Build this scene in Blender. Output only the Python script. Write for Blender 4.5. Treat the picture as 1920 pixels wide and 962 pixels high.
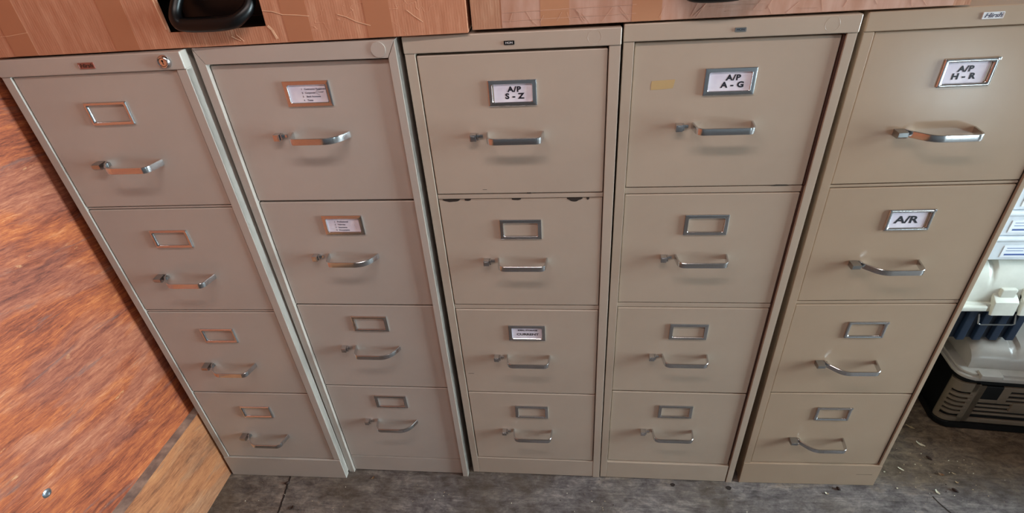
import bpy, bmesh, math, random
from mathutils import Vector, Matrix
for o in list(bpy.data.objects): bpy.data.objects.remove(o)
S = bpy.context.scene
COL = S.collection
PI = math.pi

# ------------------------------------------------------------------ camera
cd = bpy.data.cameras.new('camera'); cam = bpy.data.objects.new('camera', cd); COL.objects.link(cam)
cam.location = (0.1043, -1.0168, 1.5159)
cam.rotation_euler = (0.9781, 0.0604, 0.0857)
cd.sensor_fit = 'HORIZONTAL'; cd.sensor_width = 36.0; cd.lens = 1012.62 / 1920 * 36
cd.clip_start = 0.02
S.camera = cam

# ------------------------------------------------------------------ light
S.view_settings.view_transform = 'Standard'; S.view_settings.look = 'None'
S.view_settings.gamma = 1.0; S.view_settings.exposure = -0.36
S.view_settings.use_curve_mapping = False
W = bpy.data.worlds.new('sky'); S.world = W; W.use_nodes = True
bg = W.node_tree.nodes['Background']
bg.inputs[0].default_value = (0.74, 0.93, 1.0, 1); bg.inputs[1].default_value = 52.0
# room: X -1.0 .. 3.9, Y 0.74 .. -3.0, Z 0 .. 2.45
RX, RY0, RY1, RZ = 3.9, 0.74, -3.0, 2.45
SIDE_OPEN = (-1.15, 0.45, 0.30, 2.30)      # doorway in the right wall (y0, y1, z0, z1)
BACK_OPEN = (2.80, 3.10, 0.10, 0.40)        # small opening added behind the camera to brighten chrome reflections (x0, x1, z0, z1)
def portal(name, loc, rot, sx, sy):
    l = bpy.data.lights.new(name, 'AREA'); l.shape = 'RECTANGLE'; l.size = sx; l.size_y = sy
    l.cycles.is_portal = True
    o = bpy.data.objects.new(name, l); COL.objects.link(o); o.location = loc; o.rotation_euler = rot
    return o
portal('doorway_daylight_portal', (RX + .06, (SIDE_OPEN[0] + SIDE_OPEN[1]) / 2, (SIDE_OPEN[2] + SIDE_OPEN[3]) / 2), (0, PI / 2, 0),
       SIDE_OPEN[3] - SIDE_OPEN[2], SIDE_OPEN[1] - SIDE_OPEN[0])
portal('added_opening_portal', ((BACK_OPEN[0] + BACK_OPEN[1]) / 2, RY1 - .06, (BACK_OPEN[2] + BACK_OPEN[3]) / 2), (PI / 2, 0, 0),
       BACK_OPEN[1] - BACK_OPEN[0], BACK_OPEN[3] - BACK_OPEN[2])
# unseen lamp added to fill the cabinet fronts from above
FILL_LAMP = (0.05, -0.74, 2.20, 14.0)

# ------------------------------------------------------------------ helpers
def rgb(r, g, b):
    f = lambda c: (c / 255 / 12.92) if c / 255 <= .04045 else ((c / 255 + .055) / 1.055) ** 2.4
    return (f(r), f(g), f(b), 1)
def mat(name, col, rough=.5, metal=0., spec=.5, coat=0., croug=.1):
    m = bpy.data.materials.new(name); m.use_nodes = True
    b = m.node_tree.nodes['Principled BSDF']
    b.inputs['Base Color'].default_value = col; b.inputs['Roughness'].default_value = rough
    b.inputs['Metallic'].default_value = metal; b.inputs['Specular IOR Level'].default_value = spec
    b.inputs['Coat Weight'].default_value = coat; b.inputs['Coat Roughness'].default_value = croug
    return m
class NT:
    def __init__(s, m): s.t = m.node_tree; s.n = s.t.nodes; s.l = s.t.links; s.b = s.n['Principled BSDF']
    def node(s, ty, **kw):
        n = s.n.new(ty)
        for k, v in kw.items():
            if k.startswith('i_'):
                k = k[2:]; k = int(k) if k.isdigit() else k.replace('_', ' ')
                if isinstance(v, bpy.types.NodeSocket): s.l.new(v, n.inputs[k])
                else: n.inputs[k].default_value = v
            else: setattr(n, k, v)
        return n
    def coord(s, scale=(1, 1, 1), rot=(0, 0, 0), loc=(0, 0, 0)):
        c = s.node('ShaderNodeTexCoord'); mp = s.node('ShaderNodeMapping')
        s.l.new(c.outputs['Object'], mp.inputs['Vector'])
        mp.inputs['Scale'].default_value = scale; mp.inputs['Rotation'].default_value = rot; mp.inputs['Location'].default_value = loc
        return mp.outputs[0]
    def noise(s, vec, scale, detail=4, rough=.55, dist=0.):
        return s.node('ShaderNodeTexNoise', i_Vector=vec, i_Scale=scale, i_Detail=detail, i_Roughness=rough, i_Distortion=dist).outputs['Fac']
    def ramp(s, fac, stops):
        r = s.node('ShaderNodeValToRGB', i_Fac=fac); e = r.color_ramp.elements
        e[0].position, e[0].color = stops[0]; e[1].position, e[1].color = stops[-1]
        for p, c in stops[1:-1]: x = e.new(p); x.color = c
        return r.outputs['Color']
    def mix(s, fac, a, b, mode='MIX'):
        n = s.node('ShaderNodeMix', data_type='RGBA', blend_type=mode)
        for sock, v in ((n.inputs[0], fac), (n.inputs[6], a), (n.inputs[7], b)):
            if isinstance(v, bpy.types.NodeSocket): s.l.new(v, sock)
            else: sock.default_value = v
        return n.outputs[2]
    def math(s, op, a, b=0.):
        n = s.node('ShaderNodeMath', operation=op)
        for i, v in enumerate((a, b)):
            if isinstance(v, bpy.types.NodeSocket): s.l.new(v, n.inputs[i])
            else: n.inputs[i].default_value = v
        return n.outputs[0]
    def color(s, c): s.l.new(c, s.b.inputs['Base Color'])
    def bump(s, h, strength=.2, dist=.002):
        n = s.node('ShaderNodeBump', i_Height=h, i_Strength=strength, i_Distance=dist); s.l.new(n.outputs[0], s.b.inputs['Normal'])

def obj(name, bm, mats, parent=None, loc=(0, 0, 0), angle=35, smooth=True):
    me = bpy.data.meshes.new(name)
    bmesh.ops.recalc_face_normals(bm, faces=bm.faces)
    bm.to_mesh(me); bm.free()
    if not isinstance(mats, (list, tuple)): mats = [mats]
    for m in mats: me.materials.append(m)
    if smooth:
        for p in me.polygons: p.use_smooth = True
        me.set_sharp_from_angle(angle=math.radians(angle))
    o = bpy.data.objects.new(name, me); COL.objects.link(o); o.location = loc
    if parent: o.parent = parent
    if smooth:
        md = o.modifiers.new('weighted_normals', 'WEIGHTED_NORMAL'); md.keep_sharp = True; md.weight = 80
    return o
def empty(name, loc=(0, 0, 0), rot=(0, 0, 0)):
    o = bpy.data.objects.new(name, None); COL.objects.link(o); o.location = loc; o.rotation_euler = rot
    o.empty_display_size = .05
    return o
def tag(o, label=None, cat=None, group=None, kind=None):
    if label: o['label'] = label
    if cat: o['category'] = cat
    if group: o['group'] = group
    if kind: o['kind'] = kind
    return o
def box(bm, x0, x1, y0, y1, z0, z1, bev=0., seg=2, mi=0, M=None):
    vs = [bm.verts.new((x, y, z)) for z in (z0, z1) for y in (y0, y1) for x in (x0, x1)]
    fs = [bm.faces.new([vs[i] for i in q]) for q in ((0, 2, 3, 1), (4, 5, 7, 6), (0, 1, 5, 4), (2, 6, 7, 3), (0, 4, 6, 2), (1, 3, 7, 5))]
    for f in fs: f.material_index = mi
    if bev > 0:
        es = list({e for f in fs for e in f.edges})
        r = bmesh.ops.bevel(bm, geom=es, offset=bev, segments=seg, profile=.5, affect='EDGES', material=mi)
        vs = list({v for f in r['faces'] for v in f.verts} | {v for v in vs if v.is_valid})
    if M is not None:
        for v in vs: v.co = M @ v.co
    return vs
def prism(bm, pts, axis, a0, a1, mi=0, bev=0.):
    """closed outline pts (2D) extruded along axis from a0 to a1"""
    def P(p, a): return {'x': (a, p[0], p[1]), 'y': (p[0], a, p[1]), 'z': (p[0], p[1], a)}[axis]
    A = [bm.verts.new(P(p, a0)) for p in pts]; B = [bm.verts.new(P(p, a1)) for p in pts]
    n = len(pts); fs = [bm.faces.new(A), bm.faces.new(B[::-1])]
    for i in range(n): fs.append(bm.faces.new((A[i], B[i], B[(i + 1) % n], A[(i + 1) % n])))
    for f in fs: f.material_index = mi
    if bev > 0:
        es = list({e for f in fs[:2] for e in f.edges})
        bmesh.ops.bevel(bm, geom=es, offset=bev, segments=2, profile=.5, affect='EDGES')
    return fs
def ring_profile(bm, outer, inner_list, mi=0):
    """bridge successive loops (lists of 3D points with equal counts)"""
    loops = [[bm.verts.new(p) for p in L] for L in [outer] + inner_list]
    n = len(outer)
    for a, b in zip(loops, loops[1:]):
        for i in range(n):
            f = bm.faces.new((a[i], a[(i + 1) % n], b[(i + 1) % n], b[i])); f.material_index = mi
    return loops
def rrect(x0, x1, z0, z1, r, y, seg=3):
    out = []
    for cx, cz, a0 in ((x1 - r, z1 - r, 0), (x0 + r, z1 - r, 90), (x0 + r, z0 + r, 180), (x1 - r, z0 + r, 270)):
        for k in range(seg + 1):
            a = math.radians(a0 + 90 * k / seg); out.append((cx + r * math.cos(a), y, cz + r * math.sin(a)))
    return out
def disc(bm, c, r, y0, y1, seg=32, mi=0, bev=0.):
    """cylinder along Y"""
    pts = [(c[0] + r * math.cos(2 * PI * k / seg), c[1] + r * math.sin(2 * PI * k / seg)) for k in range(seg)]
    return prism(bm, pts, 'y', y0, y1, mi, bev)
def arc_path(pts, radii, seg=6):
    """polyline with rounded corners; 2D"""
    out = [Vector(pts[0])]
    for i in range(1, len(pts) - 1):
        p = Vector(pts[i]); a = (Vector(pts[i - 1]) - p); b = (Vector(pts[i + 1]) - p); r = radii[i - 1]
        r = min(r, a.length * .49 if i > 1 else a.length * .98, b.length * .49 if i < len(pts) - 2 else b.length * .98)
        s = p + a.normalized() * r; e = p + b.normalized() * r
        for k in range(seg + 1):
            t = k / seg; out.append(s * (1 - t) ** 2 + p * 2 * t * (1 - t) + e * t * t)
    out.append(Vector(pts[-1])); return out
def tube(bm, pts, rad, seg=10, mi=0, cap=True):
    P = [Vector(p) for p in pts]; rings = []; N = None
    for i, p in enumerate(P):
        d = (P[min(i + 1, len(P) - 1)] - P[max(i - 1, 0)]).normalized()
        if N is None:
            N = d.orthogonal().normalized()
        N = (N - d * N.dot(d)).normalized(); B = d.cross(N)
        r = rad[i] if isinstance(rad, (list, tuple)) else rad
        rings.append([bm.verts.new(p + (N * math.cos(2 * PI * k / seg) + B * math.sin(2 * PI * k / seg)) * r) for k in range(seg)])
    for a, b in zip(rings, rings[1:]):
        for k in range(seg):
            f = bm.faces.new((a[k], a[(k + 1) % seg], b[(k + 1) % seg], b[k])); f.material_index = mi
    if cap:
        for r_ in (rings[0][::-1], rings[-1]):
            f = bm.faces.new(r_); f.material_index = mi
def text_into(bm, txt, x, y, z, size, mi=1, bold=0., align='CENTER', shear=0., sx=1., spacing=1.):
    """letters as flat geometry on the XZ plane facing -Y"""
    cu = bpy.data.curves.new('t', 'FONT'); cu.body = txt; cu.size = size; cu.align_x = align; cu.align_y = 'CENTER'
    cu.offset = bold * size; cu.shear = shear; cu.extrude = .0001; cu.resolution_u = 3; cu.space_character = spacing
    o = bpy.data.objects.new('t', cu); COL.objects.link(o)
    dg = bpy.context.evaluated_depsgraph_get(); dg.update()
    me = bpy.data.meshes.new_from_object(o.evaluated_get(dg))
    nv = len(bm.verts); nf = len(bm.faces)
    bm.from_mesh(me); bm.verts.ensure_lookup_table(); bm.faces.ensure_lookup_table()
    for v in bm.verts[nv:]: v.co = Vector((x + v.co.x * sx, y - v.co.z, z + v.co.y))
    for f in bm.faces[nf:]: f.material_index = mi
    bpy.data.objects.remove(o); bpy.data.curves.remove(cu); bpy.data.meshes.remove(me)

# ------------------------------------------------------------------ materials
def paint(name, col, dust=.06):
    m = mat(name, col, .3, spec=.5); n = NT(m)
    v = n.coord()
    f = n.noise(v, 3.0, 5, .6); g = n.noise(v, 260, 2, .5)
    c2 = [max(0, c * (1 - dust * 2)) for c in col[:3]] + [1]
    c = n.ramp(f, [(.3, tuple(c2)), (.7, col)])
    n.color(c)
    r = n.node('ShaderNodeMapRange', i_Value=n.noise(v, 9, 5, .6), i_3=.17, i_4=.27).outputs[0]
    n.l.new(r, n.b.inputs['Roughness'])
    n.bump(n.math('ADD', n.math('MULTIPLY', g, .25), n.noise(v, 40, 2, .5)), .05, .0006)
    return m
M_P = [paint('putty_paint_a', rgb(190, 180, 170)), paint('putty_paint_b', rgb(189, 177, 167)), paint('putty_paint_c', rgb(189, 171, 155)),
       paint('putty_paint_d', rgb(186, 167, 149)), paint('putty_paint_e', rgb(176, 152, 129))]
M_CHROME = mat('chrome', (.62, .62, .63, 1), .14, 1.)
n = NT(M_CHROME); v = n.coord(scale=(1, 1, 12)); r = n.node('ShaderNodeMapRange', i_Value=n.noise(v, 90, 3), i_3=.1, i_4=.26).outputs[0]
n.l.new(r, n.b.inputs['Roughness'])
M_STEEL = mat('dull_steel', (.42, .42, .42, 1), .3, 1.)
M_DARKGAP = mat('dark_inner_steel', rgb(58, 50, 42), .6)
M_RUST = mat('rust_brown', rgb(72, 44, 34), .8)
M_CHIP = mat('bare_chipped_metal', rgb(48, 38, 32), .7)
M_PAPER = mat('white_card', rgb(236, 232, 244), .6)
n = NT(M_PAPER); n.color(n.ramp(n.noise(n.coord(), 30, 2), [(.35, rgb(222, 216, 232)), (.65, rgb(242, 238, 248))]))
M_INK = mat('black_ink', rgb(30, 30, 42), .6)
M_FAINT = mat('grey_ink', rgb(92, 88, 108), .6)
M_BLACKP = mat('black_plastic', rgb(6, 6, 7), .36, spec=.35)
M_BLACKR = mat('black_rough_plastic', rgb(8, 11, 13), .5, spec=.3)
M_REDPL = mat('red_brown_plate', rgb(150, 88, 74), .4)
M_SILV = mat('silver_plate', rgb(222, 222, 224), .35)
M_NAVY = mat('navy_print', rgb(52, 52, 82), .5)
M_MASK = mat('old_masking_tape_residue', rgb(190, 160, 112), .75)

def ply(name, warm=1., rot=0.0, tones=None):
    m = mat(name, (.3, .1, .04, 1), .5, spec=.35); n = NT(m); T = tones
    v0 = n.coord(rot=(rot, 0, 0))
    warp = n.node('ShaderNodeTexNoise', i_Vector=v0, i_Scale=4.2, i_Detail=4)
    vw = n.mix(.045, v0, warp.outputs['Color'])
    def st(sc, lo=(0, 0, 0)): return n.node('ShaderNodeMapping', i_Vector=vw, i_Scale=sc, i_Location=lo).outputs[0]
    a = n.noise(st((1, 1.6, 7)), 3.4, 6, .65, .4)
    b = n.noise(st((1, 2.6, 24)), 6.0, 8, .75, .5)
    b2 = n.noise(st((1, 8, 70)), 7.0, 5, .8, .2)
    c = n.noise(v0, 3.0, 4, .55)
    f = n.math('ADD', n.math('MULTIPLY', a, .34), n.math('MULTIPLY', b, .38))
    f = n.math('ADD', f, n.math('MULTIPLY', b2, .28))
    f = n.math('ADD', f, n.math('MULTIPLY', n.math('SUBTRACT', c, .5), .12))
    colA = n.ramp(f, [(.38, T[0]), (.45, T[1]), (.5, T[2]), (.56, T[3]), (.66, T[4])])
    colB = n.ramp(f, [(.38, T[5]), (.46, T[6]), (.54, T[7]), (.66, T[8])])
    col = n.mix(n.ramp(n.noise(st((1, 1.2, 4), (2, 5, 1)), 2.6, 4, .6, .4), [(.5, (0, 0, 0, 1)), (.6, (1, 1, 1, 1))]), colA, colB)
    # grey-violet weathered streaks and pale worn flecks
    g = n.ramp(n.noise(st((1, 1.3, 9), (7, 1, 3)), 3.6, 7, .7, .5), [(.58, (0, 0, 0, 1)), (.66, (1, 1, 1, 1))])
    col = n.mix(n.math('MULTIPLY', g, .6), col, n.mix(b2, T[9], T[10]))
    pz = n.ramp(n.noise(st((1, 2.2, 6)), 7.5, 6, .7), [(.66, (0, 0, 0, 1)), (.74, (1, 1, 1, 1))])
    col = n.mix(n.math('MULTIPLY', pz, .6), col, T[11])
    dk = n.ramp(n.noise(st((1, 3, 14), (1, 9, 2)), 9, 5, .7), [(.66, (0, 0, 0, 1)), (.72, (1, 1, 1, 1))])
    col = n.mix(n.math('MULTIPLY', dk, .6), col, T[12])
    n.color(col); n.bump(f, .45, .003)
    return m
TR = [rgb(82, 42, 34), rgb(134, 68, 46), rgb(164, 86, 55), rgb(192, 108, 62), rgb(222, 158, 112),
      rgb(96, 54, 46), rgb(144, 80, 61), rgb(174, 104, 77), rgb(210, 150, 116), rgb(72, 52, 58), rgb(150, 118, 106), rgb(228, 176, 126), rgb(50, 30, 30)]
TB = [rgb(104, 64, 46), rgb(144, 90, 60), rgb(170, 108, 72), rgb(184, 122, 80), rgb(200, 148, 104),
      rgb(110, 74, 56), rgb(150, 102, 74), rgb(176, 124, 90), rgb(206, 158, 120), rgb(96, 80, 72), rgb(156, 126, 104), rgb(220, 172, 130), rgb(66, 46, 38)]
TS = [rgb(44, 30, 22), rgb(60, 42, 31), rgb(74, 53, 38), rgb(84, 60, 44), rgb(98, 73, 55), rgb(48, 34, 26), rgb(66, 48, 36), rgb(80, 60, 44), rgb(98, 76, 58), rgb(50, 42, 38), rgb(80, 70, 60), rgb(110, 84, 64), rgb(32, 24, 20)]
M_PLY = ply('red_brown_plywood', rot=.12, tones=TR)
M_BOARD = ply('orange_base_board', rot=.1, tones=TB)
M_LEDGE = mat('grey_weathered_edge', rgb(128, 112, 104), .7)
n = NT(M_LEDGE); n.color(n.ramp(n.noise(n.coord(scale=(1, 1, 1)), 26, 5), [(.35, rgb(132, 116, 108)), (.65, rgb(190, 168, 150))]))
M_SHED = ply('plain_shed_plywood', tones=TS)

M_GREYWALL = mat('grey_painted_wall', rgb(104, 104, 107), .7)
M_FLOOR = mat('weathered_floor', (.05, .045, .04, 1), .55, spec=.4)
n = NT(M_FLOOR); v = n.coord(); vs = n.coord(scale=(1, 1.7, 1)); vl = n.coord(loc=(3.1, 1.7, 0))
big = n.noise(vl, 3.2, 5, .6, .5); fine = n.noise(vs, 22, 9, .78, .4); mid = n.noise(vs, 7, 7, .7, 1.2); grain = n.noise(n.coord(scale=(1, 12, 1)), 14, 6, .7, .3)
f = n.math('ADD', n.math('MULTIPLY', fine, .45), n.math('ADD', n.math('MULTIPLY', mid, .35), n.math('MULTIPLY', grain, .20)))
col = n.ramp(f, [(.36, rgb(40, 34, 34)), (.45, rgb(80, 72, 71)), (.53, rgb(114, 106, 104)), (.66, rgb(174, 162, 152))])
sep = n.node('ShaderNodeSeparateXYZ', i_Vector=v)
yy = n.math('ADD', sep.outputs['Y'], n.math('MULTIPLY', n.math('SUBTRACT', mid, .5), .25))
st = n.ramp(yy, [(.0, (0, 0, 0, 1)), (.06, (1, 1, 1, 1))])      # worn brown band along the row of cabinets
xl = n.ramp(n.math('MULTIPLY', sep.outputs['X'], -1.), [(.3, (0, 0, 0, 1)), (.8, (1, 1, 1, 1))])
st = n.math('MAXIMUM', st, n.math('MULTIPLY', xl, .5))
col = n.mix(n.math('MULTIPLY', st, .62), col, n.mix(n.ramp(fine, [(.35, (0, 0, 0, 1)), (.65, (1, 1, 1, 1))]), rgb(50, 40, 29), rgb(150, 126, 96)))
col = n.mix(n.ramp(big, [(.46, (0, 0, 0, 1)), (.62, (.5, .5, .5, 1))]), col, rgb(80, 66, 48))
speck = n.ramp(n.noise(v, 130, 3, .6), [(.68, (0, 0, 0, 1)), (.73, (1, 1, 1, 1))])
col = n.mix(n.math('MULTIPLY', speck, .45), col, rgb(170, 152, 126))
sp2 = n.ramp(n.noise(n.coord(loc=(5, 2, 0)), 90, 3, .6), [(.68, (0, 0, 0, 1)), (.74, (1, 1, 1, 1))])
col = n.mix(n.math('MULTIPLY', sp2, .6), col, rgb(28, 22, 20))
scr = n.ramp(n.noise(n.coord(scale=(2, 9, 1), rot=(0, 0, .35)), 5, 5, .6, 1.5), [(.494, (0, 0, 0, 1)), (.5, (1, 1, 1, 1)), (.506, (0, 0, 0, 1))])
col = n.mix(n.math('MULTIPLY', scr, .4), col, rgb(36, 28, 24))
n.color(col); n.bump(n.math('ADD', f, n.math('MULTIPLY', fine, .5)), .6, .005)
r = n.node('ShaderNodeMapRange', i_Value=mid, i_3=.45, i_4=.8).outputs[0]; n.l.new(r, n.b.inputs['Roughness'])

def card(name, base, dark, light):
    m = mat(name, base, .75, spec=.25); n = NT(m); v = n.coord()
    flute = n.node('ShaderNodeTexWave', wave_type='BANDS', bands_direction='X', i_Vector=v, i_Scale=70, i_Distortion=2.2, i_Detail=3).outputs['Fac']
    f = n.noise(n.coord(scale=(6, 1, 1)), 12, 6, .65)
    c = n.ramp(f, [(.3, dark), (.55, base), (.8, light)])
    c = n.mix(n.math('MULTIPLY', flute, .05), c, dark)
    wr = n.ramp(n.noise(n.coord(scale=(1, 1, 1.6), rot=(0, .5, 0)), 9, 3, .5, 1.2), [(.492, (0, 0, 0, 1)), (.5, (1, 1, 1, 1)), (.508, (0, 0, 0, 1))])
    wm = n.ramp(n.noise(v, 5, 2), [(.5, (0, 0, 0, 1)), (.62, (1, 1, 1, 1))])
    wr = n.math('MULTIPLY', wr, wm)
    c = n.mix(n.math('MULTIPLY', wr, .4), c, light)
    n.color(c); n.bump(n.math('ADD', n.math('MULTIPLY', flute, .12), n.math('ADD', f, n.math('MULTIPLY', wr, 2.))), .3, .002)
    return m
M_CARD1 = card('brown_cardboard', rgb(196, 138, 108), rgb(180, 120, 90), rgb(216, 166, 134))
M_CARD2 = card('pale_cardboard', rgb(184, 136, 108), rgb(166, 116, 90), rgb(208, 166, 138))
M_TAPE1 = mat('tan_packing_tape', rgb(178, 118, 86), .5); M_TAPE3 = mat('amber_packing_tape', rgb(188, 134, 100), .4); M_TAPE2 = mat('clear_packing_tape', rgb(196, 152, 132), .3)
n = NT(M_TAPE2); n.color(n.ramp(n.noise(n.coord(scale=(5, 1, 1)), 9, 5), [(.3, rgb(180, 132, 108)), (.7, rgb(206, 166, 148))]))
M_CREASE = mat('torn_cardboard_liner', rgb(222, 176, 142), .8)
M_TAPELN = mat('tape_wrinkle', rgb(216, 174, 150), .4)

# ------------------------------------------------------------------ the room
bm = bmesh.new(); box(bm, -1.6, RX + .1, RY1 - .1, RY0 + .1, -.08, 0)
tag(obj('floor', bm, M_FLOOR, smooth=False), kind='structure')
# left wall: red-brown plywood, slightly out of square in front of the cabinets
up = [(-1.000, RY0), (-1.0195, -.01), (-1.0195 + .05 * RY1, RY1)]
bm = bmesh.new(); prism(bm, up + [(-1.45, RY1), (-1.45, RY0)], 'z', 0, RZ)
tag(obj('wall_left', bm, M_PLY, smooth=False), kind='structure')
lo = [(-.9935, RY0 - .01), (-.9935, -.012), (-.9932 + .03 * RY1, RY1 + .01)]
lo2 = [(x - .10, y) for x, y in lo][::-1]
bm = bmesh.new(); fs = prism(bm, lo + lo2, 'z', 0, .290)
fs[1].material_index = 1; fs[0].material_index = 1
for f in fs[:2]: f.material_index = 1
o = tag(obj('baseboard_left', bm, [M_BOARD, M_LEDGE], smooth=False), kind='structure')
bm = bmesh.new(); box(bm, -1.45, RX + .1, RY0, RY0 + .1, 0, RZ)
tag(obj('wall_back', bm, M_SHED, smooth=False), kind='structure')
bm = bmesh.new(); box(bm, -1.45, RX + .1, RY1 - .1, RY0 + .1, RZ, RZ + .08)
tag(obj('ceiling', bm, M_SHED, smooth=False), kind='structure')
def wall_with_hole(name, axis, a0, a1, t0, t1, h):
    bm = bmesh.new(); q0, q1, z0, z1 = h
    for u0, u1, w0, w1 in ((a0, q0, 0, RZ), (q1, a1, 0, RZ), (q0, q1, z1, RZ), (q0, q1, 0, z0)):
        if axis == 'y': box(bm, t0, t1, u0, u1, w0, w1)
        else: box(bm, u0, u1, t0, t1, w0, w1)
    return tag(obj(name, bm, M_SHED if axis == 'y' else M_GREYWALL, smooth=False), kind='structure')
wall_with_hole('wall_right', 'y', RY1, RY0, RX, RX + .1, SIDE_OPEN)
bm = bmesh.new(); box(bm, 1.95, 2.05, -.14, RY0, 0, .62)
tag(obj('added_shade_panel', bm, M_SHED, smooth=False), kind='structure')  # unseen low panel added to keep doorway light off the black toolbox
wall_with_hole('wall_front', 'x', -1.45, RX + .1, RY1 - .1, RY1, BACK_OPEN)

# ------------------------------------------------------------------ filing cabinets
# fitted poses: x, y, yaw, tilt x, tilt y, width
POSE = [(-.7936, -.0395, .0059, .0022, -.0039, .3842), (-.4066, -.0156, .0038, .0051, .0049, .3884),
        (0, 0, 0, .0028, .0001, .3934), (.3952, .0006, .0020, -.0019, .0022, .3927), (.8052, .0072, .0163, -.0080, -.0032, .3845)]
TOP = [1.3115, 1.3119, 1.3115, 1.3141, 1.3147]
HB = [1.2790, 1.2806, 1.2813, 1.2841, 1.2822]          # bottom of the header
REC = [.003, .009, .002, .006, .003]                   # how far the drawer fronts sit back from the frame
EDGE = [(.0192, .3640), (.0180, .3710), (.0203, .3720), (.0203, .3717), (.0192, .3713)]
DRW = [  # (top, bottom) of the four drawer fronts
    [(1.2783, .9897), (.9828, .6925), (.6850, .3894), (.3865, .0930)],
    [(1.2772, .9838), (.9808, .6906), (.6880, .3964), (.3939, .0750)],
    [(1.2775, .9883), (.9756, .6843), (.6697, .3723), (.3705, .0790)],
    [(1.2812, .9935), (.9774, .6886), (.6732, .3837), (.3802, .0790)],
    [(1.2813, .9906), (.9822, .6930), (.6820, .3872), (.3850, .0950)]]
HOLD_DZ = [.0779, .0589, .0748, .0741, .0764]          # drawer top to centre of label holder
HAND_DZ = [.1850, .1431, .1584, .1568, .1833]          # drawer top to handle
HANDLE = [('taper', .1262, .1519, .2384, .2496, .040), ('round', .144, .1550, .2405, .2615, .037), ('plain', .1405, .1460, .2465, .2510, .035),
          ('plain', .1400, .1447, .2450, .2495, .035), ('taper', .1260, .1575, .2410, .2475, .040)]
HOLDX = [(.1412, .2319), (.1529, .2444), (.1495, .2412), (.1498, .2404), (.1508, .2389)]

def handle_bm(c):
    kind, r0, b0, b1, r1, dep = HANDLE[c]
    x = lambda u: u - POSE[c][5] / 2
    if kind == 'taper': pts = [(x(r0), .0), (x(r0) + .004, .012), (x(b0), dep), (x(b1), dep), (x(r1), .0)]; rad = [.006, .018, .012]
    elif kind == 'round': pts = [(x(r0), 0), (x(b0) - .004, dep), (x(b1), dep), (x(r1), 0)]; rad = [.012, .026]
    else: pts = [(x(r0), 0), (x(b0) - .001, dep), (x(b1) + .001, dep), (x(r1), 0)]; rad = [.014, .012]
    P = arc_path(pts, rad, 8)
    h, t = (.0066, .0016)
    bm = bmesh.new(); rings = []
    for i, p in enumerate(P):
        d = (P[min(i + 1, len(P) - 1)] - P[max(i - 1, 0)]).normalized(); nrm = Vector((-d.y, d.x))
        if nrm.y < 0 and False: nrm = -nrm
        sec = [(-t, -h + .0006), (-t * .6, -h), (t * .9, -h), (t * 1.3, -h + .0006), (t * 1.5, 0), (t * 1.3, h - .0006), (t * .9, h), (-t * .6, h), (-t, h - .0006)]
        rings.append([bm.verts.new((p.x + nrm.x * a, -(p.y + nrm.y * a), z)) for a, z in sec])
    k = len(rings[0])
    for a, b in zip(rings, rings[1:]):
        for i in range(k): bm.faces.new((a[i], a[(i + 1) % k], b[(i + 1) % k], b[i]))
    bm.faces.new(rings[0]); bm.faces.new(rings[-1][::-1])
    return bm
def latch_bm(c):
    x = lambda u: u - POSE[c][5] / 2
    bm = bmesh.new()
    if c in (0, 4):
        pr = [(-.0065, 0), (-.0065, .017), (-.0025, .0205), (.0055, .0205), (.0065, .017), (.0065, 0)]
        a0, a1 = x(.1043), x(.1225)
        prism(bm, [(-d, z) for z, d in pr], 'x', a0, a1, 0, .0008)
        box(bm, a1 - .001, a1 + .010, -.008, 0, -.004, .004, .0008)
    else:
        a0, a1 = x(.1065), x(.1197)
        box(bm, a0, a1, -.015, 0, -.0068, .0068, .0012)
        box(bm, a0 + .0025, a1 - .0025, -.0158, -.0145, -.0045, .0045, .0004)
        box(bm, a1 + .0005, a1 + .0035, -.011, 0, -.006, .006, .0006)
        box(bm, a1 + .003, a1 + .012, -.004, 0, -.003, .003, .0006)
    return bm
def holder_bm(c):
    u0, u1 = HOLDX[c]; x = lambda u: u - POSE[c][5] / 2
    h = .0232 if c == 0 else .0245
    bm = bmesh.new()
    if c in (0, 4):   # rounded bulging frame
        spec = [(0, 0, .0016), (-.0004, .0022, .0016), (.0010, .0042, .0022), (.0035, .0048, .0022), (.0058, .0040, .0022), (.0072, .0018, .003), (.0072, .0004, .003)]
    else:
        spec = [(0, 0, .001), (-.0002, .0030, .001), (.0012, .0038, .0012), (.0060, .0036, .0024), (.0074, .0040, .003), (.0082, .0030, .003), (.0082, .0004, .003)]
    loops = [rrect(x(u0) + i, x(u1) - i, -h + i * .92, h - i * .92, r, -d) for i, d, r in spec]
    ring_profile(bm, loops[0], loops[1:])
    if c == 4: box(bm, x(u1) - .0045, x(u1) + .0012, -.0052, -.001, h - .0045, h + .0012, .001)
    # thin steel back tray the card slips into
    return bm
CARDS = {
    (1, 0): ('list', ['1   Contractor Registration', '2   Corporate', '3    Bank Accounts', '4    Taxes']),
    (1, 1): ('list', ['1   Professional', '2   Vehicles', '3   Insurance', '4   Documents']),
    (2, 0): ('big', ['A/P', 'S - Z']), (3, 0): ('big', ['A/P', 'A - G']), (4, 0): ('big', ['A/P', 'H - R']),
    (4, 1): ('one', ['A/R']), (2, 2): ('two', ['IDEAL STORAGE', 'CURRENT'])}
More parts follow.
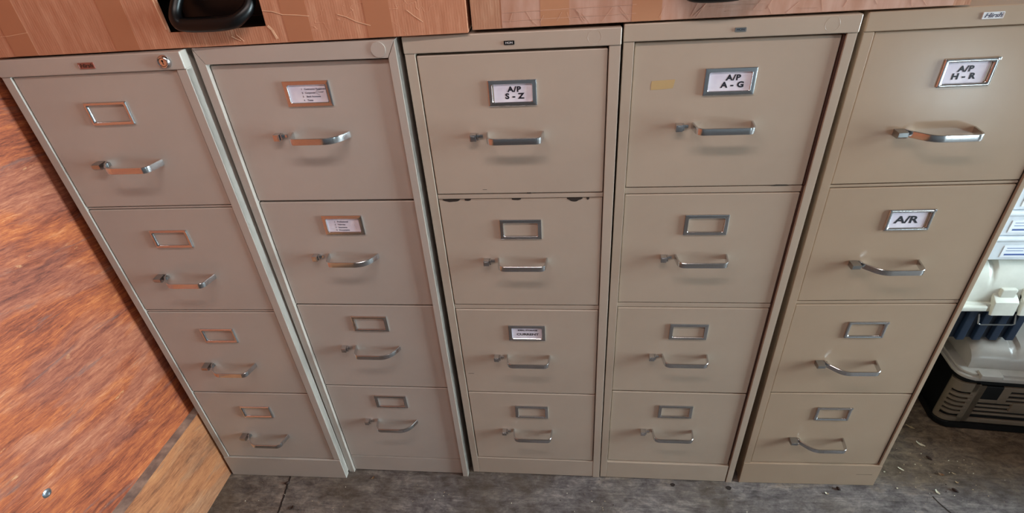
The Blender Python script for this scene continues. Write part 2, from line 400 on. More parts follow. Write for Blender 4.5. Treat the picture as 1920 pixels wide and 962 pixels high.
def card_bm(c, k):
    kind, L = CARDS[(c, k)]; u0, u1 = HOLDX[c]; W_ = POSE[c][5]; cx = (u0 + u1) / 2 - W_ / 2
    bm = bmesh.new(); xl = u0 - W_ / 2 + .0068; xr = u1 - W_ / 2 - .0068
    if (c, k) == (2, 0): xl += .004
    if c == 4: xr -= .005
    box(bm, xl, xr, -.0010, -.0004, -.0182, .0182)
    y = -.0012
    if kind == 'big':
        cc = {2: cx + .004, 3: cx + .006, 4: cx - .004}[c]
        text_into(bm, L[0], cc, y, .0064, .0138, 1, .045, sx=1.14, spacing=1.12); text_into(bm, L[1], cc, y, -.0066, .0143, 1, .045, sx=1.16, spacing=1.08)
    elif kind == 'one': text_into(bm, L[0], cx - .005, y, 0, .023, 1, .032, sx=1.25)
    elif kind == 'two':
        text_into(bm, L[0], cx + .002, y, .0085, .0058, 1, .04, sx=1.15); text_into(bm, L[1], cx + .002, y, -.0048, .0095, 1, .03, sx=1.3)
    else:
        x0 = cx - (.012 if k == 0 else .020)
        for i, s in enumerate(L): text_into(bm, s, x0, y, .0085 - .0072 * i, .0047 if k == 0 else .0052, 2, .02, 'LEFT')
        if k == 0:
            P = [(cx + .0245 + .008 * math.cos(a), y - .0002, .0022 + .0045 * math.sin(a)) for a in [math.radians(80 + 12 * q) for q in range(16)]]
            tube(bm, P, .00025, 5, 2)
            text_into(bm, 'Closed', cx + .0245, y, .0026, .0045, 2, .0, shear=.4)
    return bm
def text_plate(bm, c, txt, u0, u1, z0, z1, size, bold, shear, mi, sx=1.):
    W_ = POSE[c][5]; box(bm, u0 - W_ / 2, u1 - W_ / 2, -.0032, .001, z0, z1, .0008, 2, 0)
    loops = [rrect(u0 - W_ / 2 + i, u1 - W_ / 2 - i, z0 + i, z1 - i, .0012, -d) for i, d in ((.0002, .0030), (.0004, .0038), (.0013, .0038), (.0016, .0031))]
    ring_profile(bm, loops[0], loops[1:])
    text_into(bm, txt, (u0 + u1) / 2 - W_ / 2, -.0034, (z0 + z1) / 2, size, mi, bold, shear=shear, sx=sx)

LAB = ['putty-coloured four-drawer filing cabinet against the red-brown plywood wall, round key lock in its header',
       'putty four-drawer filing cabinet with mitred frame and round blank plug, second from the plywood wall',
       'beige four-drawer filing cabinet in the middle, cards reading A/P S - Z and CURRENT',
       'beige four-drawer filing cabinet with A/P A - G card and yellowed tape patch',
       'tan four-drawer filing cabinet with A/P H - R card, beside the stacked plastic toolboxes']
DEPTH = .665
for c in range(5):
    x_, y_, yaw, tx, ty, Wd = POSE[c]; hw = Wd / 2; P = M_P[c]; el, er = EDGE[c]; rec = REC[c]
    root = tag(empty('filing_cabinet', (x_, y_, 0), (tx, ty, yaw)), LAB[c], 'filing cabinet', 'filing cabinets in a row')
    # body shell: sides, back, top, inner liner and the two front stiles
    bm = bmesh.new(); ft = .003
    zf = HB[c] if c != 1 else TOP[c]
    box(bm, -hw, -hw + .0012, .001, DEPTH, .010, TOP[c] - .001); box(bm, hw - .0012, hw, .001, DEPTH, .010, TOP[c] - .001)
    box(bm, -hw, hw, DEPTH - .0012, DEPTH, .010, TOP[c] - .001); box(bm, -hw, hw, .001, DEPTH, TOP[c] - .0022, TOP[c] - .0010)
    zb = .0 if c in (1, 2, 3) else DRW[c][3][1] - .001
    if c == 1:
        d = .036   # mitred stiles
        prism(bm, [(-hw, .0), (-hw + el - .0008, .0), (-hw + el - .0008, HB[c]), (-hw, TOP[c])], 'y', 0, .022, 0, .0012)
        prism(bm, [(hw, .0), (hw, TOP[c]), (-hw + er + .0008, HB[c]), (-hw + er + .0008, .0)], 'y', 0, .022, 0, .0012)
    else:
        box(bm, -hw, -hw + el - .0010, 0, .020, zb + (.004 if c in (2, 3) else 0), zf - .0003, .0012)
        box(bm, -hw + er + (.0008 if c not in (3, 4) else .0040 if c == 3 else .0025), hw, 0, .020, zb, zf - .0003, .0012)
    # rails between the drawers and dark liner behind the gaps
    for k in range(3):
        z1, z0 = DRW[c][k][1], DRW[c][k + 1][0]
        if z1 - z0 > .004: box(bm, -hw + el, -hw + er, rec + .0015, .018, z0 + .0012, z1 - .0012, .0012)
    box(bm, -hw + .002, hw - .002, .024, .026, .012, TOP[c] - .003, 0, 2, 1)
    if c == 3:  # rust line down the right stile edge of the top drawer
        box(bm, -hw + er + .0002, -hw + er + .0040, .0035, .018, DRW[c][0][1] + .002, DRW[c][0][0], 0, 2, 2)
        box(bm, -hw + er + .0002, -hw + er + .0036, .006, .018, .10, DRW[c][0][1], 0, 2, 2)
    if c == 4:
        box(bm, -hw + er + .0002, -hw + er + .0026, .005, .018, .10, DRW[c][0][0], 0, 2, 1)
    obj('body', bm, [P, M_DARKGAP, M_RUST], root)
    # header across the top
    bm = bmesh.new()
    if c == 1:
        prism(bm, [(-hw + .0004, TOP[c]), (-hw + el - .0004, HB[c] + .0002), (-hw + er + .0004, HB[c] + .0002), (hw - .0004, TOP[c])], 'y', -.0002, .022, 0, .0010)
    else:
        box(bm, -hw - .0006, hw + .0006, -.0022, .020, HB[c], TOP[c], .0022, 3)
    hd = obj('header_panel', bm, P, root)
    # kick panel
    bm = bmesh.new()
    kb = DRW[c][3][1] - .0020
    if c in (0, 4): box(bm, -hw, hw, -.0016, .018, .001, kb, .0014)
    elif c == 1: box(bm, -hw + el + .0005, -hw + er - .0005, rec - .0002, .02, .004, kb + .0008, .0004, 1)
    else: box(bm, -hw + el - .001, -hw + er + .001, .0006, .02, .003, kb, .0012)
    if c == 4: box(bm, hw - .062, hw - .018, -.0019, -.0012, .052, .0526, 0, 1, 1)
    obj('kick_panel', bm, [P, M_CHIP], root)
    # plates, lock, plugs
    if c == 0:
        bm = bmesh.new(); text_plate(bm, c, 'Hirsh', .1750, .2078, 1.2885, 1.3000, .0098, .018, .25, 1, 1.2); tag(obj('nameplate', bm, [M_REDPL, M_CHIP], root), 'red-brown nameplate')
        bm = bmesh.new(); lx, lz = .3502 - hw, 1.2950
        spec = [(.0125, 0), (.0125, .002), (.0115, .0055), (.0095, .0072), (.0080, .0066), (.0076, .0040)]
        loops = [[(lx + r * math.cos(2 * PI * k / 32), -d - .002, lz + r * math.sin(2 * PI * k / 32)) for k in range(32)] for r, d in spec]
        ring_profile(bm, loops[0], loops[1:])
        disc(bm, (lx, lz), .0074, -.0086, -.002, bev=.0006)
        box(bm, lx - .0007, lx + .0007, -.0090, -.0084, lz - .0038, lz + .0030, 0, 1, 1)
        disc(bm, (lx, lz + .0025), .0018, -.0090, -.0084, 12, 1)
        tag(obj('lock', bm, [M_CHROME, M_BLACKR], root), 'round chrome key lock')
    if c == 1:
        bm = bmesh.new(); disc(bm, (.3563 - hw, 1.2965), .0135, -.0022, .0, 40, 0, .0009); obj('round_plug', bm, P, root)
    if c in (2, 3):
        u0 = .1857 if c == 2 else .1877; z0 = 1.2905 if c == 2 else 1.2940
        bm = bmesh.new(); text_plate(bm, c, 'HON', u0, u0 + .0192, z0, z0 + .0070, .0050, .015, 0, 1, 1.15)
        tag(obj('nameplate', bm, [M_BLACKR, M_SILV] if c == 2 else [M_STEEL, M_INK], root), 'small nameplate')
        bm = bmesh.new(); q0, q1 = (.3466 - hw if c == 2 else .3468 - hw, 1.2972 if c == 2 else 1.2998)
        tube(bm, [(q0 + .012 * math.cos(2 * PI * k / 40), -.0022, q1 + .012 * math.sin(2 * PI * k / 40)) for k in range(41)], .00022, 5, cap=False); obj('knockout_ring', bm, P, root)
    if c == 4:
        bm = bmesh.new(); text_plate(bm, c, 'Hirsh', .1806, .2143, 1.2937, 1.3049, .0098, .012, .3, 1, 1.25); tag(obj('nameplate', bm, [M_SILV, M_NAVY], root), 'silver nameplate with dark blue letters')
    # drawers
    hsrc = lsrc = osrc = None
    for k, (zt, zb_) in enumerate(DRW[c]):
        bm = bmesh.new(); g = .0006
        H = zt - zb_
        box(bm, -hw + el + g, -hw + er - g, 0, .019, -H + g, -g, .0030 if c == 2 else .0022, 3)
        if (c, k) == (2, 1):   # chipped paint along the top edge
            rnd = random.Random(4)
            for a0, a1, dd in ((.030, .068, .0055), (.078, .092, .0022), (.297, .330, .0070), (.338, .344, .003), (.18, .20, .0015)):
                pts = [(a0 - hw, -.0002)] + [(a0 + (a1 - a0) * t / 8 - hw, -.0012 - dd * math.sin(PI * t / 8) * rnd.uniform(.55, 1)) for t in range(1, 8)] + [(a1 - hw, -.0002)]
                prism(bm, pts, 'y', -.00035, .004, 1)
            box(bm, -hw + el + .001, -hw + er - .001, -.0001, .003, -.0011, -.0004, 0, 1, 0)
        if (c, k) == (2, 0): box(bm, .213 - hw, .222 - hw, -.0003, .001, -H + .0008, -H + .0026, 0, 1, 1); box(bm, .120 - hw, .129 - hw, -.0003, .001, -H + .0105, -H + .0112, 0, 1, 1)
        if (c, k) == (2, 2): box(bm, .030 - hw, .045 - hw, -.0003, .001, -.225, -.2243, 0, 1, 1)
        if (c, k) == (3, 0):
            prism(bm, [(.0562 - hw, -.0692), (.0980 - hw, -.0676), (.0968 - hw, -.0760), (.0950 - hw, -.0835), (.0760 - hw, -.0850), (.0555 - hw, -.0858), (.0550 - hw, -.0770)], 'y', -.0003, .001, 2)
            prism(bm, [(.310 - hw, -H + .0006), (.345 - hw, -H + .0006), (.340 - hw, -H + .0022), (.32 - hw, -H + .0026)], 'y', -.0003, .001, 1)
        if (c, k) == (0, 3): disc(bm, (.2400 - hw, -.200), .0010, -.0003, .001, 8, 1)
        dr = obj('drawer', bm, [P, M_CHIP, M_MASK], root, (0, rec, zt))
        if c == 3 and k == 0: dr.rotation_euler = (0, 0, 0)
        def place(src, bmf, name, dz, m):
            if src is None: return obj(name, bmf(c), m, dr, (0, 0, -dz))
            o = src.copy(); COL.objects.link(o); o.parent = dr; o.location = (0, 0, -dz); return o
        hsrc = place(hsrc, handle_bm, 'handle', HAND_DZ[c], M_CHROME)
        lsrc = place(lsrc, latch_bm, 'thumb_latch', HAND_DZ[c], M_CHROME if c in (1, 2, 3) else M_STEEL)
        osrc = place(osrc, holder_bm, 'label_holder', HOLD_DZ[c], M_CHROME)
        if (c, k) in CARDS:
            co = obj('label_card', card_bm(c, k), [M_PAPER, M_INK, M_FAINT], dr, (0, 0, -HOLD_DZ[c]), smooth=False)
            L = CARDS[(c, k)]
            co['label'] = 'white card reading ' + ' '.join(L[1]) if L[0] != 'list' else 'white card with a short typed numbered list'

# ------------------------------------------------------------------ cardboard boxes on the cabinets
def strip(bm, x0, z0, x1, z1, w, y, t=.0004, mi=0):
    d = Vector((x1 - x0, z1 - z0)).normalized(); nx, nz = -d.y * w / 2, d.x * w / 2
    prism(bm, [(x0 + nx, z0 + nz), (x1 + nx, z1 + nz), (x1 - nx, z1 - nz), (x0 - nx, z0 - nz)], 'y', y - t, y, mi)
def carton(name, label, x0, x1, z0, z1, y0, y1, hole, m, rotz=0.):
    root = tag(empty(name, ((x0 + x1) / 2, y0, z0), (0, 0, rotz)), label, 'box', 'cardboard boxes on the cabinets')
    hx = (x1 - x0) / 2; H = z1 - z0; D = y1 - y0; t = .005
    bm = bmesh.new()
    # front wall with a cut hand hole
    a, b, c_, d = hole   # x0,x1,z0,z1 relative to the box
    out = [(-hx, 0), (-hx, H), (hx, H), (hx, 0)]; inn = [(a + .004, c_), (a, d), (b + .002, d), (b, c_ + .002)]
    for yy in (0, t):
        O = [bm.verts.new((p[0], yy, p[1])) for p in out]; I = [bm.verts.new((p[0], yy, p[1])) for p in inn]
        for i in range(4): bm.faces.new((O[i], O[(i + 1) % 4], I[(i + 1) % 4], I[i]))
        if yy == 0: O0, I0 = O, I
        else:
            for i in range(4):
                bm.faces.new((O0[i], O0[(i + 1) % 4], O[(i + 1) % 4], O[i])); bm.faces.new((I0[i], I0[(i + 1) % 4], I[(i + 1) % 4], I[i]))
    box(bm, -hx, -hx + t, t, D, 0, H); box(bm, hx - t, hx, t, D, 0, H); box(bm, -hx, hx, D - t, D, 0, H)
    box(bm, -hx + t, hx - t, t, D - t, .0, t)
    obj('box_wall', bm, m, root, smooth=False)
    for s, (f0, f1) in enumerate(((0, D * .497), (D * .503, D))):
        bm = bmesh.new(); box(bm, -hx, hx, f0, f1, H, H + .004, .001); obj('top_flap', bm, m, root)
    bm = bmesh.new(); box(bm, -hx * .9, hx * .9, D / 2 - .03, D / 2 + .03, H + .0042, H + .0048); obj('packing_tape', bm, M_TAPE1, root, smooth=False)
    return root
b1 = carton('cardboard_box', 'brown corrugated cardboard box on the two left cabinets, black handle inside its cut hole',
            -.978, -.0722, 1.3150, 1.66, -.027, .48, (-.0985, .0898, .0270, .125), M_CARD1, .034)
CX1 = (-.978 - .0722) / 2
for xc in (-.9137, -.7099, -.377, -.229):
    bm = bmesh.new(); strip(bm, xc - CX1, .0005, xc - CX1, .34, .046, -.0002)
    tag(obj('packing_tape', bm, M_TAPE1, b1, smooth=False), 'tan vertical tape band')
bm = bmesh.new(); box(bm, .410, .422, .010, .012, .002, .34); obj('inner_flap', bm, M_CARD1, b1, smooth=False)
def crease(pts, w):
    bm = bmesh.new()
    for (xa, za), (xb, zb2) in zip(pts, pts[1:]): strip(bm, xa - CX1, za - 1.315, xb - CX1, zb2 - 1.315, w, -.0006, .0006)
    tag(obj('crease', bm, M_CREASE, b1, smooth=False), 'pale crease in the cardboard')
crease([(-.434, 1.370), (-.417, 1.368), (-.400, 1.362), (-.375, 1.360), (-.352, 1.357)], .0011)
crease([(-.300, 1.357), (-.285, 1.352), (-.268, 1.343), (-.245, 1.336)], .0010)
crease([(-.176, 1.358), (-.165, 1.348), (-.150, 1.337)], .0009)
crease([(-.432, 1.345), (-.426, 1.338), (-.421, 1.322)], .0040); crease([(-.505, 1.330), (-.490, 1.322)], .0012); crease([(-.495, 1.333), (-.484, 1.321)], .0009)
crease([(-.980, 1.350), (-.93, 1.352), (-.89, 1.356)], .0008)
crease([(-.6265, 1.400), (-.6225, 1.348)], .0024)
b2 = carton('cardboard_box', 'pale taped cardboard box spanning the three right cabinets',
            -.0655, .7621, 1.3178, 1.66, .004, .50, (-.10, .10, .034, .125), M_CARD2, .020)
CX2 = (-.0655 + .7621) / 2
bm = bmesh.new()
box(bm, -.012 - CX2, .735 - CX2, -.0006, -.0001, .0008, .30, 0, 1, 0)
rnd = random.Random(11)
obj_t = obj('packing_tape', None or bm, M_TAPE2, b2, smooth=False); obj_t['label'] = 'shiny wrinkled clear tape'
# cut the tape around the hand hole by rebuilding it in panels
bm = bmesh.new()
hx0, hx1 = -.10, .10
for a, b, z0, z1 in ((-.012 - CX2, hx0, .0008, .30), (hx1 + .002, .735 - CX2, .0008, .30), (hx0, hx1 + .002, .0008, .034), (hx0, hx1 + .002, .125, .30)):
    box(bm, a, b, -.0006, -.0001, z0, z1)
for xc in (.081, .238):
    for z0, z1 in (((.0008, .30),) if not hx0 < xc - CX2 < hx1 else ((.0008, .034), (.125, .30))): box(bm, xc - .025 - CX2, xc + .025 - CX2, -.0010, -.0006, z0, z1, 0, 1, 1)
def wr(x0, z0, x1, z1): strip(bm, x0 - CX2, z0, x1 - CX2, z1, .0005, -.0010, .0003, 2)
for zz in (.012, .026): wr(-.01, zz, .22, zz + .002)
for k in range(26):
    x0 = rnd.uniform(-.005, .70); s = rnd.choice((-1, 1)); z0 = rnd.uniform(.001, .010); ln = rnd.uniform(.012, .024)
    wr(x0, z0, x0 + s * ln * rnd.uniform(.3, 1.1), z0 + ln)
for k in range(8):
    x0 = rnd.uniform(.25, .66); z0 = rnd.uniform(.006, .028); wr(x0, z0, x0 + rnd.uniform(.03, .08), z0 + rnd.uniform(-.001, .001))
bm2 = bpy.data.meshes.new('packing_tape'); bmesh.ops.recalc_face_normals(bm, faces=bm.faces); bm.to_mesh(bm2); bm.free()
for m_ in (M_TAPE2, M_TAPE3, M_TAPELN): bm2.materials.append(m_)
old = obj_t.data; obj_t.data = bm2; bpy.data.meshes.remove(old)

def equip_case(label, x0, x1, y0, rz, z0, hxl, hxr, zc, badge=None):
    root = tag(empty('equipment_case', ((x0 + x1) / 2, y0, z0), (0, 0, rz)), label, 'case', 'black cases inside the cardboard boxes')
    hx = (x1 - x0) / 2
    bm = bmesh.new(); box(bm, -hx, hx, .012, .38, 0, .28, .02, 4); box(bm, hxl - .02, hxr + .02, .0, .02, .03, .26, .006, 3)
    obj('shell', bm, M_BLACKP, root)
    bm = bmesh.new(); dy = -.052
    pts = [(hxl + .016, .004, zc + .085), (hxl + .010, -.016, zc + .060), (hxl - .002, dy + .012, zc + .024), (hxl + .002, dy, zc + .006), (hxl + .016, dy, zc), ((hxl + hxr) / 2, dy - .001, zc - .001),
           (hxr - .026, dy, zc + .001), (hxr - .008, dy + .004, zc + .008), (hxr + .006, dy + .016, zc + .022), (hxr + .008, -.016, zc + .046), (hxr + .002, .004, zc + .066)]
    rad = [.009, .010, .0100, .0110, .0120, .0125, .0120, .0110, .0100, .009, .008]
    P2, R2 = [], []
    for i in range(len(pts) - 1):   # Catmull-Rom for a smooth grip
        p0, p1, p2, p3 = [Vector(pts[max(0, min(len(pts) - 1, j))]) for j in (i - 1, i, i + 1, i + 2)]
        for q in range(4):
            t = q / 4; P2.append(.5 * ((2 * p1) + (p2 - p0) * t + (2 * p0 - 5 * p1 + 4 * p2 - p3) * t * t + (3 * p1 - p0 - 3 * p2 + p3) * t ** 3)); R2.append(rad[i] * (1 - t) + rad[i + 1] * t)
    P2.append(Vector(pts[-1])); R2.append(rad[-1])
    tube(bm, P2, R2, 14); obj('carry_handle', bm, M_BLACKP, root)
    if badge:
        bm = bmesh.new(); box(bm, badge[0], badge[0] + .012, -.003, .002, badge[1], badge[1] + .014, .001); box(bm, badge[0] + .015, badge[0] + .019, -.003, .002, badge[1] - .002, badge[1] + .018, .001)
        tag(obj('latch', bm, M_CHROME, root), 'small bright metal latch')
    return root
ec1 = equip_case('glossy black plastic case inside the left cardboard box, handle through the hole', -.925, -.125, .012, .034, 1.3255, -.066, .060, .030, (-.027, .068))
ec2 = equip_case('black plastic case inside the right cardboard box, handle through its hole', -.00, .69, .030, .020, 1.3275, -.048, .066, .032)

# ------------------------------------------------------------------ stacked plastic toolboxes and storage bins at the right
M_TAN = mat('tan_plastic', rgb(124, 112, 96), .4); M_GREYLID = mat('grey_lid_plastic', rgb(180, 176, 170), .3)
M_IVORY = mat('ivory_lid_plastic', rgb(226, 226, 216), .35); M_BLUE = mat('navy_plastic', rgb(30, 48, 72), .4); M_BLUED = mat('dark_navy_plastic', rgb(18, 30, 46), .4)
M_BIN = mat('pale_grey_bin_plastic', rgb(226, 232, 240), .3); M_STICK = mat('white_sticker', rgb(236, 240, 248), .5); M_STICKB = mat('blue_sticker_print', rgb(70, 96, 158), .5)
M_SLOT = mat('slot_shadow_plastic', rgb(52, 38, 34), .7)
for m_ in (M_TAN, M_GREYLID, M_IVORY, M_BIN):
    n = NT(m_); c0 = n.b.inputs['Base Color'].default_value[:]
    n.color(n.ramp(n.noise(n.coord(), 14, 4), [(.3, tuple(q * .82 for q in c0[:3]) + (1,)), (.65, tuple(c0))]))
def outline(x0, x1, y0, y1, ch):   # plan with chamfered front corners
    return [(x0 + ch, y0), (x1 - ch, y0), (x1, y0 + ch), (x1, y1), (x0, y1), (x0, y0 + ch)]
def lid_loft(bm, x0, x1, y0, y1, z0, h, chan, mi=0, ny=14):
    """arched lid running along X with shallow channels across it"""
    xs = sorted({x0, x0 + .012, x0 + .03, x1 - .03, x1 - .012, x1} | {v for a, b in chan for v in (a, a + .008, b - .008, b)})
    def lift(x):
        e = 1.
        if x <= x0 + .0001 or x >= x1 - .0001: e = .80
        elif x <= x0 + .0121 or x >= x1 - .0121: e = .94
        for a, b in chan:
            if a + .007 < x < b - .007: e *= .90
        return e
    rings = []
    for x in xs:
        e = lift(x); R_ = []
        for j in range(ny + 1):
            a = PI * j / ny; cy = (y0 + y1) / 2; hy = (y1 - y0) / 2
            ca, sa = math.cos(a), math.sin(a)
            R_.append(bm.verts.new((x, cy - hy * (1 if ca > 0 else -1) * abs(ca) ** .6 * (.98 + .02 * e), z0 + h * e * abs(sa) ** .62)))
        rings.append(R_)
    for a, b in zip(rings, rings[1:]):
        for j in range(ny): f = bm.faces.new((a[j], a[j + 1], b[j + 1], b[j])); f.material_index = mi
        f = bm.faces.new((a[0], b[0], b[-1], a[-1])); f.material_index = mi
    for r_ in (rings[0], rings[-1]): f = bm.faces.new(r_); f.material_index = mi
# lower box: black tub with tan slotted front and grey arched lid
r = tag(empty('toolbox', (1.283, .240, 0), (0, 0, -.08)), 'large black plastic toolbox with slotted tan front and grey lid, on the floor', 'toolbox', 'stacked plastic toolboxes')
TW, TD = .54, .37
def rplan(x0, x1, y0, y1, rad, seg=6):
    out = [(x1, y1), (x0, y1)]
    for k in range(seg + 1):
        a = PI + (PI / 2) * k / seg; out.append((x0 + rad + rad * math.cos(a), y0 + rad + rad * math.sin(a)))
    for k in range(seg + 1):
        a = 1.5 * PI + (PI / 2) * k / seg; out.append((x1 - rad + rad * math.cos(a), y0 + rad + rad * math.sin(a)))
    return out
bm = bmesh.new()
prism(bm, rplan(-.004, TW, -.006, TD, .034), 'z', .004, .028, 0, .006)
prism(bm, rplan(.004, TW - .01, .006, TD - .01, .030), 'z', .026, .222, 0, .003)
box(bm, .082, .132, .000, .014, .132, .19, .003)
obj('tub', bm, M_BLACKR, r)
bm = bmesh.new()
def pan(x0, x1, z0, z1, y=0., t=.012, b=.002, mi=0): box(bm, x0, x1, y, y + t, z0, z1, b, 2, mi)
def curved(z0, z1, a0=.0, a1=1., off=0.):
    """strip following the rounded left corner onto the front; a = arc position 0 (side) .. 1 (front at x .066)"""
    P = []
    for k in range(9):
        t = a0 + (a1 - a0) * k / 8; L_ = t * (.047 + .036)
        if L_ < .047: a = PI + L_ / .030; P.append((.030 + .031 * math.cos(a), .030 + .031 * math.sin(a)))
        else: P.append((.030 + (L_ - .047), -.001))
    P = [(x, y - off) for x, y in P]
    Q = [(x + .006 * (1 - t_), y + .010) for (x, y), t_ in zip(P, [k / 8 for k in range(9)])]
    prism(bm, P + Q[::-1], 'z', z0, z1, 0, .0012)
curved(.028, .046); curved(.160, .196); curved(.028, .196, 0, .20); curved(.028, .196, .80, 1.)
for z in (.063, .082, .101, .120, .139): curved(z, z + .010, .1, .9, .002)
pan(.060, .084, .028, .190); pan(.060, .50, .028, .046); pan(.060, .084, .028, .19); pan(.080, .136, .118, .134); pan(.128, .155, .118, .190)
pan(.150, .50, .172, .190)
for z in (.063, .081, .099, .117, .134, .153): pan(.078 if z < .115 else .15, .50, z, z + .0085, .001, .010)
pan(.176, .29, .088, .126, -.002, .012); pan(.48, .50, .028, .19)
obj('slotted_front', bm, M_TAN, r)
bm = bmesh.new()
prism(bm, rplan(-.012, TW + .008, -.012, TD + .01, .045), 'z', .222, .2335, 0, .003)
prism(bm, rplan(-.004, TW, -.003, TD + .004, .040), 'z', .232, .2420, 0, .004)
box(bm, .040, .098, -.016, .010, .229, .2475, .003)
lid_loft(bm, .022, TW - .02, .022, TD - .02, .240, .0875, [(.118, .150), (.30, .335)])
obj('lid', bm, M_GREYLID, r)
# upper box: navy ribbed body with ivory lid and latches
r = tag(empty('toolbox', (1.292, .42, .328)), 'navy blue ribbed toolbox with ivory lid, stacked on the black toolbox', 'toolbox', 'stacked plastic toolboxes')
def L(x, y=0, z=0): return (x - 1.28, y - .42, z - .318)
bm = bmesh.new(); ZB = .3205 - .318
box(bm, L(1.10)[0], L(1.405)[0], L(0, .295)[1], L(0, .56)[1], ZB, ZB + .125, .006)
obj('tub', bm, M_BLUED, r)
bm = bmesh.new()
for x in (1.125, 1.165, 1.205, 1.25, 1.295, 1.34, 1.385):
    box(bm, L(x - .011)[0], L(x + .011)[0], L(0, .283)[1], L(0, .300)[1], ZB + .001, ZB + .112, .003)
obj('rib_panel', bm, M_BLUE, r)
bm = bmesh.new(); tube(bm, [L(1.262, .279, .318 + .108), L(1.262, .268, .318 + .082), L(1.268, .268, .318 + .078), L(1.352, .268, .318 + .078), L(1.358, .268, .318 + .082), L(1.358, .279, .318 + .108)], .0022, 8)
tag(obj('wire_bail', bm, M_STEEL, r), 'thin metal wire bail')
bm = bmesh.new()
box(bm, L(1.085)[0], L(1.425)[0], L(0, .272)[1], L(0, .575)[1], ZB + .118, ZB + .150, .006, 3)
box(bm, L(1.085)[0], L(1.262)[0], L(0, .262)[1], L(0, .30)[1], ZB + .126, ZB + .146, .006, 3)
lid_loft(bm, L(1.095)[0], L(1.425)[0], L(0, .283)[1], L(0, .57)[1], ZB + .148, .134, [(L(1.245)[0], L(1.272)[0])])
for a in (1.105, 1.165, 1.285, 1.345):
    box(bm, L(a)[0], L(a + .040)[0], L(0, .274)[1], L(0, .30)[1], ZB + .150, ZB + .196, .004)
obj('lid', bm, M_IVORY, r)
for i, a in enumerate((1.272, 1.345)):
    bm = bmesh.new(); prism(bm, [(L(0, y)[1], z + ZB) for y, z in ((.285, .178), (.262, .160), (.258, .118), (.266, .114), (.274, .150), (.29, .172))], 'x', L(a)[0], L(a + .062)[0], 0, .003)
    obj('latch', bm, M_IVORY, r)
# pale storage bins above
for i in range(4):
    z0 = .6145 + .0775 * i
    r = tag(empty('storage_bin', (1.32, .44, z0)), ['pale grey plastic bin with printed sticker, resting directly on the navy toolbox',
            'pale grey plastic bin with printed sticker, one above the lowest bin', 'pale grey plastic bin second from the top of the stack', 'pale grey plastic bin, topmost of the stack'][i], 'bin', 'stacked pale plastic bins')
    bm = bmesh.new(); box(bm, -.20, .20, -.15, .13, .0, .062, .006, 3); obj('tray', bm, M_BIN, r)
    bm = bmesh.new(); box(bm, -.205, .205, -.156, .135, .0605, .0765, .007, 3); obj('lid', bm, M_BIN, r)
    bm = bmesh.new(); sx = -.078 + .012 * (i == 0); box(bm, sx, sx + .07, -.1512, -.1498, .012, .048)
    box(bm, sx + .008, sx + .06, -.1516, -.151, .018, .023, 0, 1, 1)
    for zz in (.032, .040): box(bm, sx + .008, sx + .05, -.1516, -.151, zz, zz + .0015, 0, 1, 1)
    tag(obj('sticker', bm, [M_STICK, M_STICKB], r, smooth=False), 'white sticker with blue print')

# ------------------------------------------------------------------ small things on wall and floor
bm = bmesh.new()
P = [(.0105, 0), (.0105, .0012), (.0085, .0030), (.0055, .0034), (.0040, .0020)]
loops = [[(d, r * math.cos(2 * PI * k / 24), r * math.sin(2 * PI * k / 24)) for k in range(24)] for r, d in P]
ls = ring_profile(bm, loops[0], loops[1:]); bm.faces.new(ls[-1])
sy = -.417; sx = -1.0195 + .05 * sy
o = obj('wall_screw', bm, mat('zinc', (.7, .8, .9, 1), .25, 1.), None, (sx - .0006, sy, .4826)); o.rotation_euler = (0, 0, -.05)
tag(o, 'round zinc screw head driven into the red-brown plywood wall', 'screw')

# seams between the floor sheets
bm = bmesh.new()
M_SEAM = mat('dark_seam', rgb(38, 26, 20), .9)
def ribbon(bm, P, w, z=.0006, mi=0):
    A, B = [], []
    for i, p in enumerate(P):
        d = (Vector(P[min(i + 1, len(P) - 1)]) - Vector(P[max(0, i - 1)])).normalized(); q = Vector((-d.y, d.x)) * w / 2
        A.append(bm.verts.new((p[0] + q.x, p[1] + q.y, z))); B.append(bm.verts.new((p[0] - q.x, p[1] - q.y, z)))
    for i in range(len(P) - 1): f = bm.faces.new((A[i], B[i], B[i + 1], A[i + 1])); f.material_index = mi
rnd = random.Random(3); seam = [(-.80, .70), (-.790, -.03)]
for k in range(24): y_ = -.04 - k * .006; seam.append((-.790 + .12 * (-.04 - y_) + rnd.uniform(-.0012, .0012), y_))
seam += [(-.75, -.45), (-.71, -2.9)]
ribbon(bm, seam, .0055)
tag(obj('floor_seam', bm, M_SEAM, smooth=False), kind='structure')
bm = bmesh.new(); ribbon(bm, [(1.147, -.018), (1.154, -.039), (1.168, -.065), (1.185, -.12), (1.22, -.3)], .0035)
tag(obj('floor_seam', bm, M_SEAM, smooth=False), kind='structure')

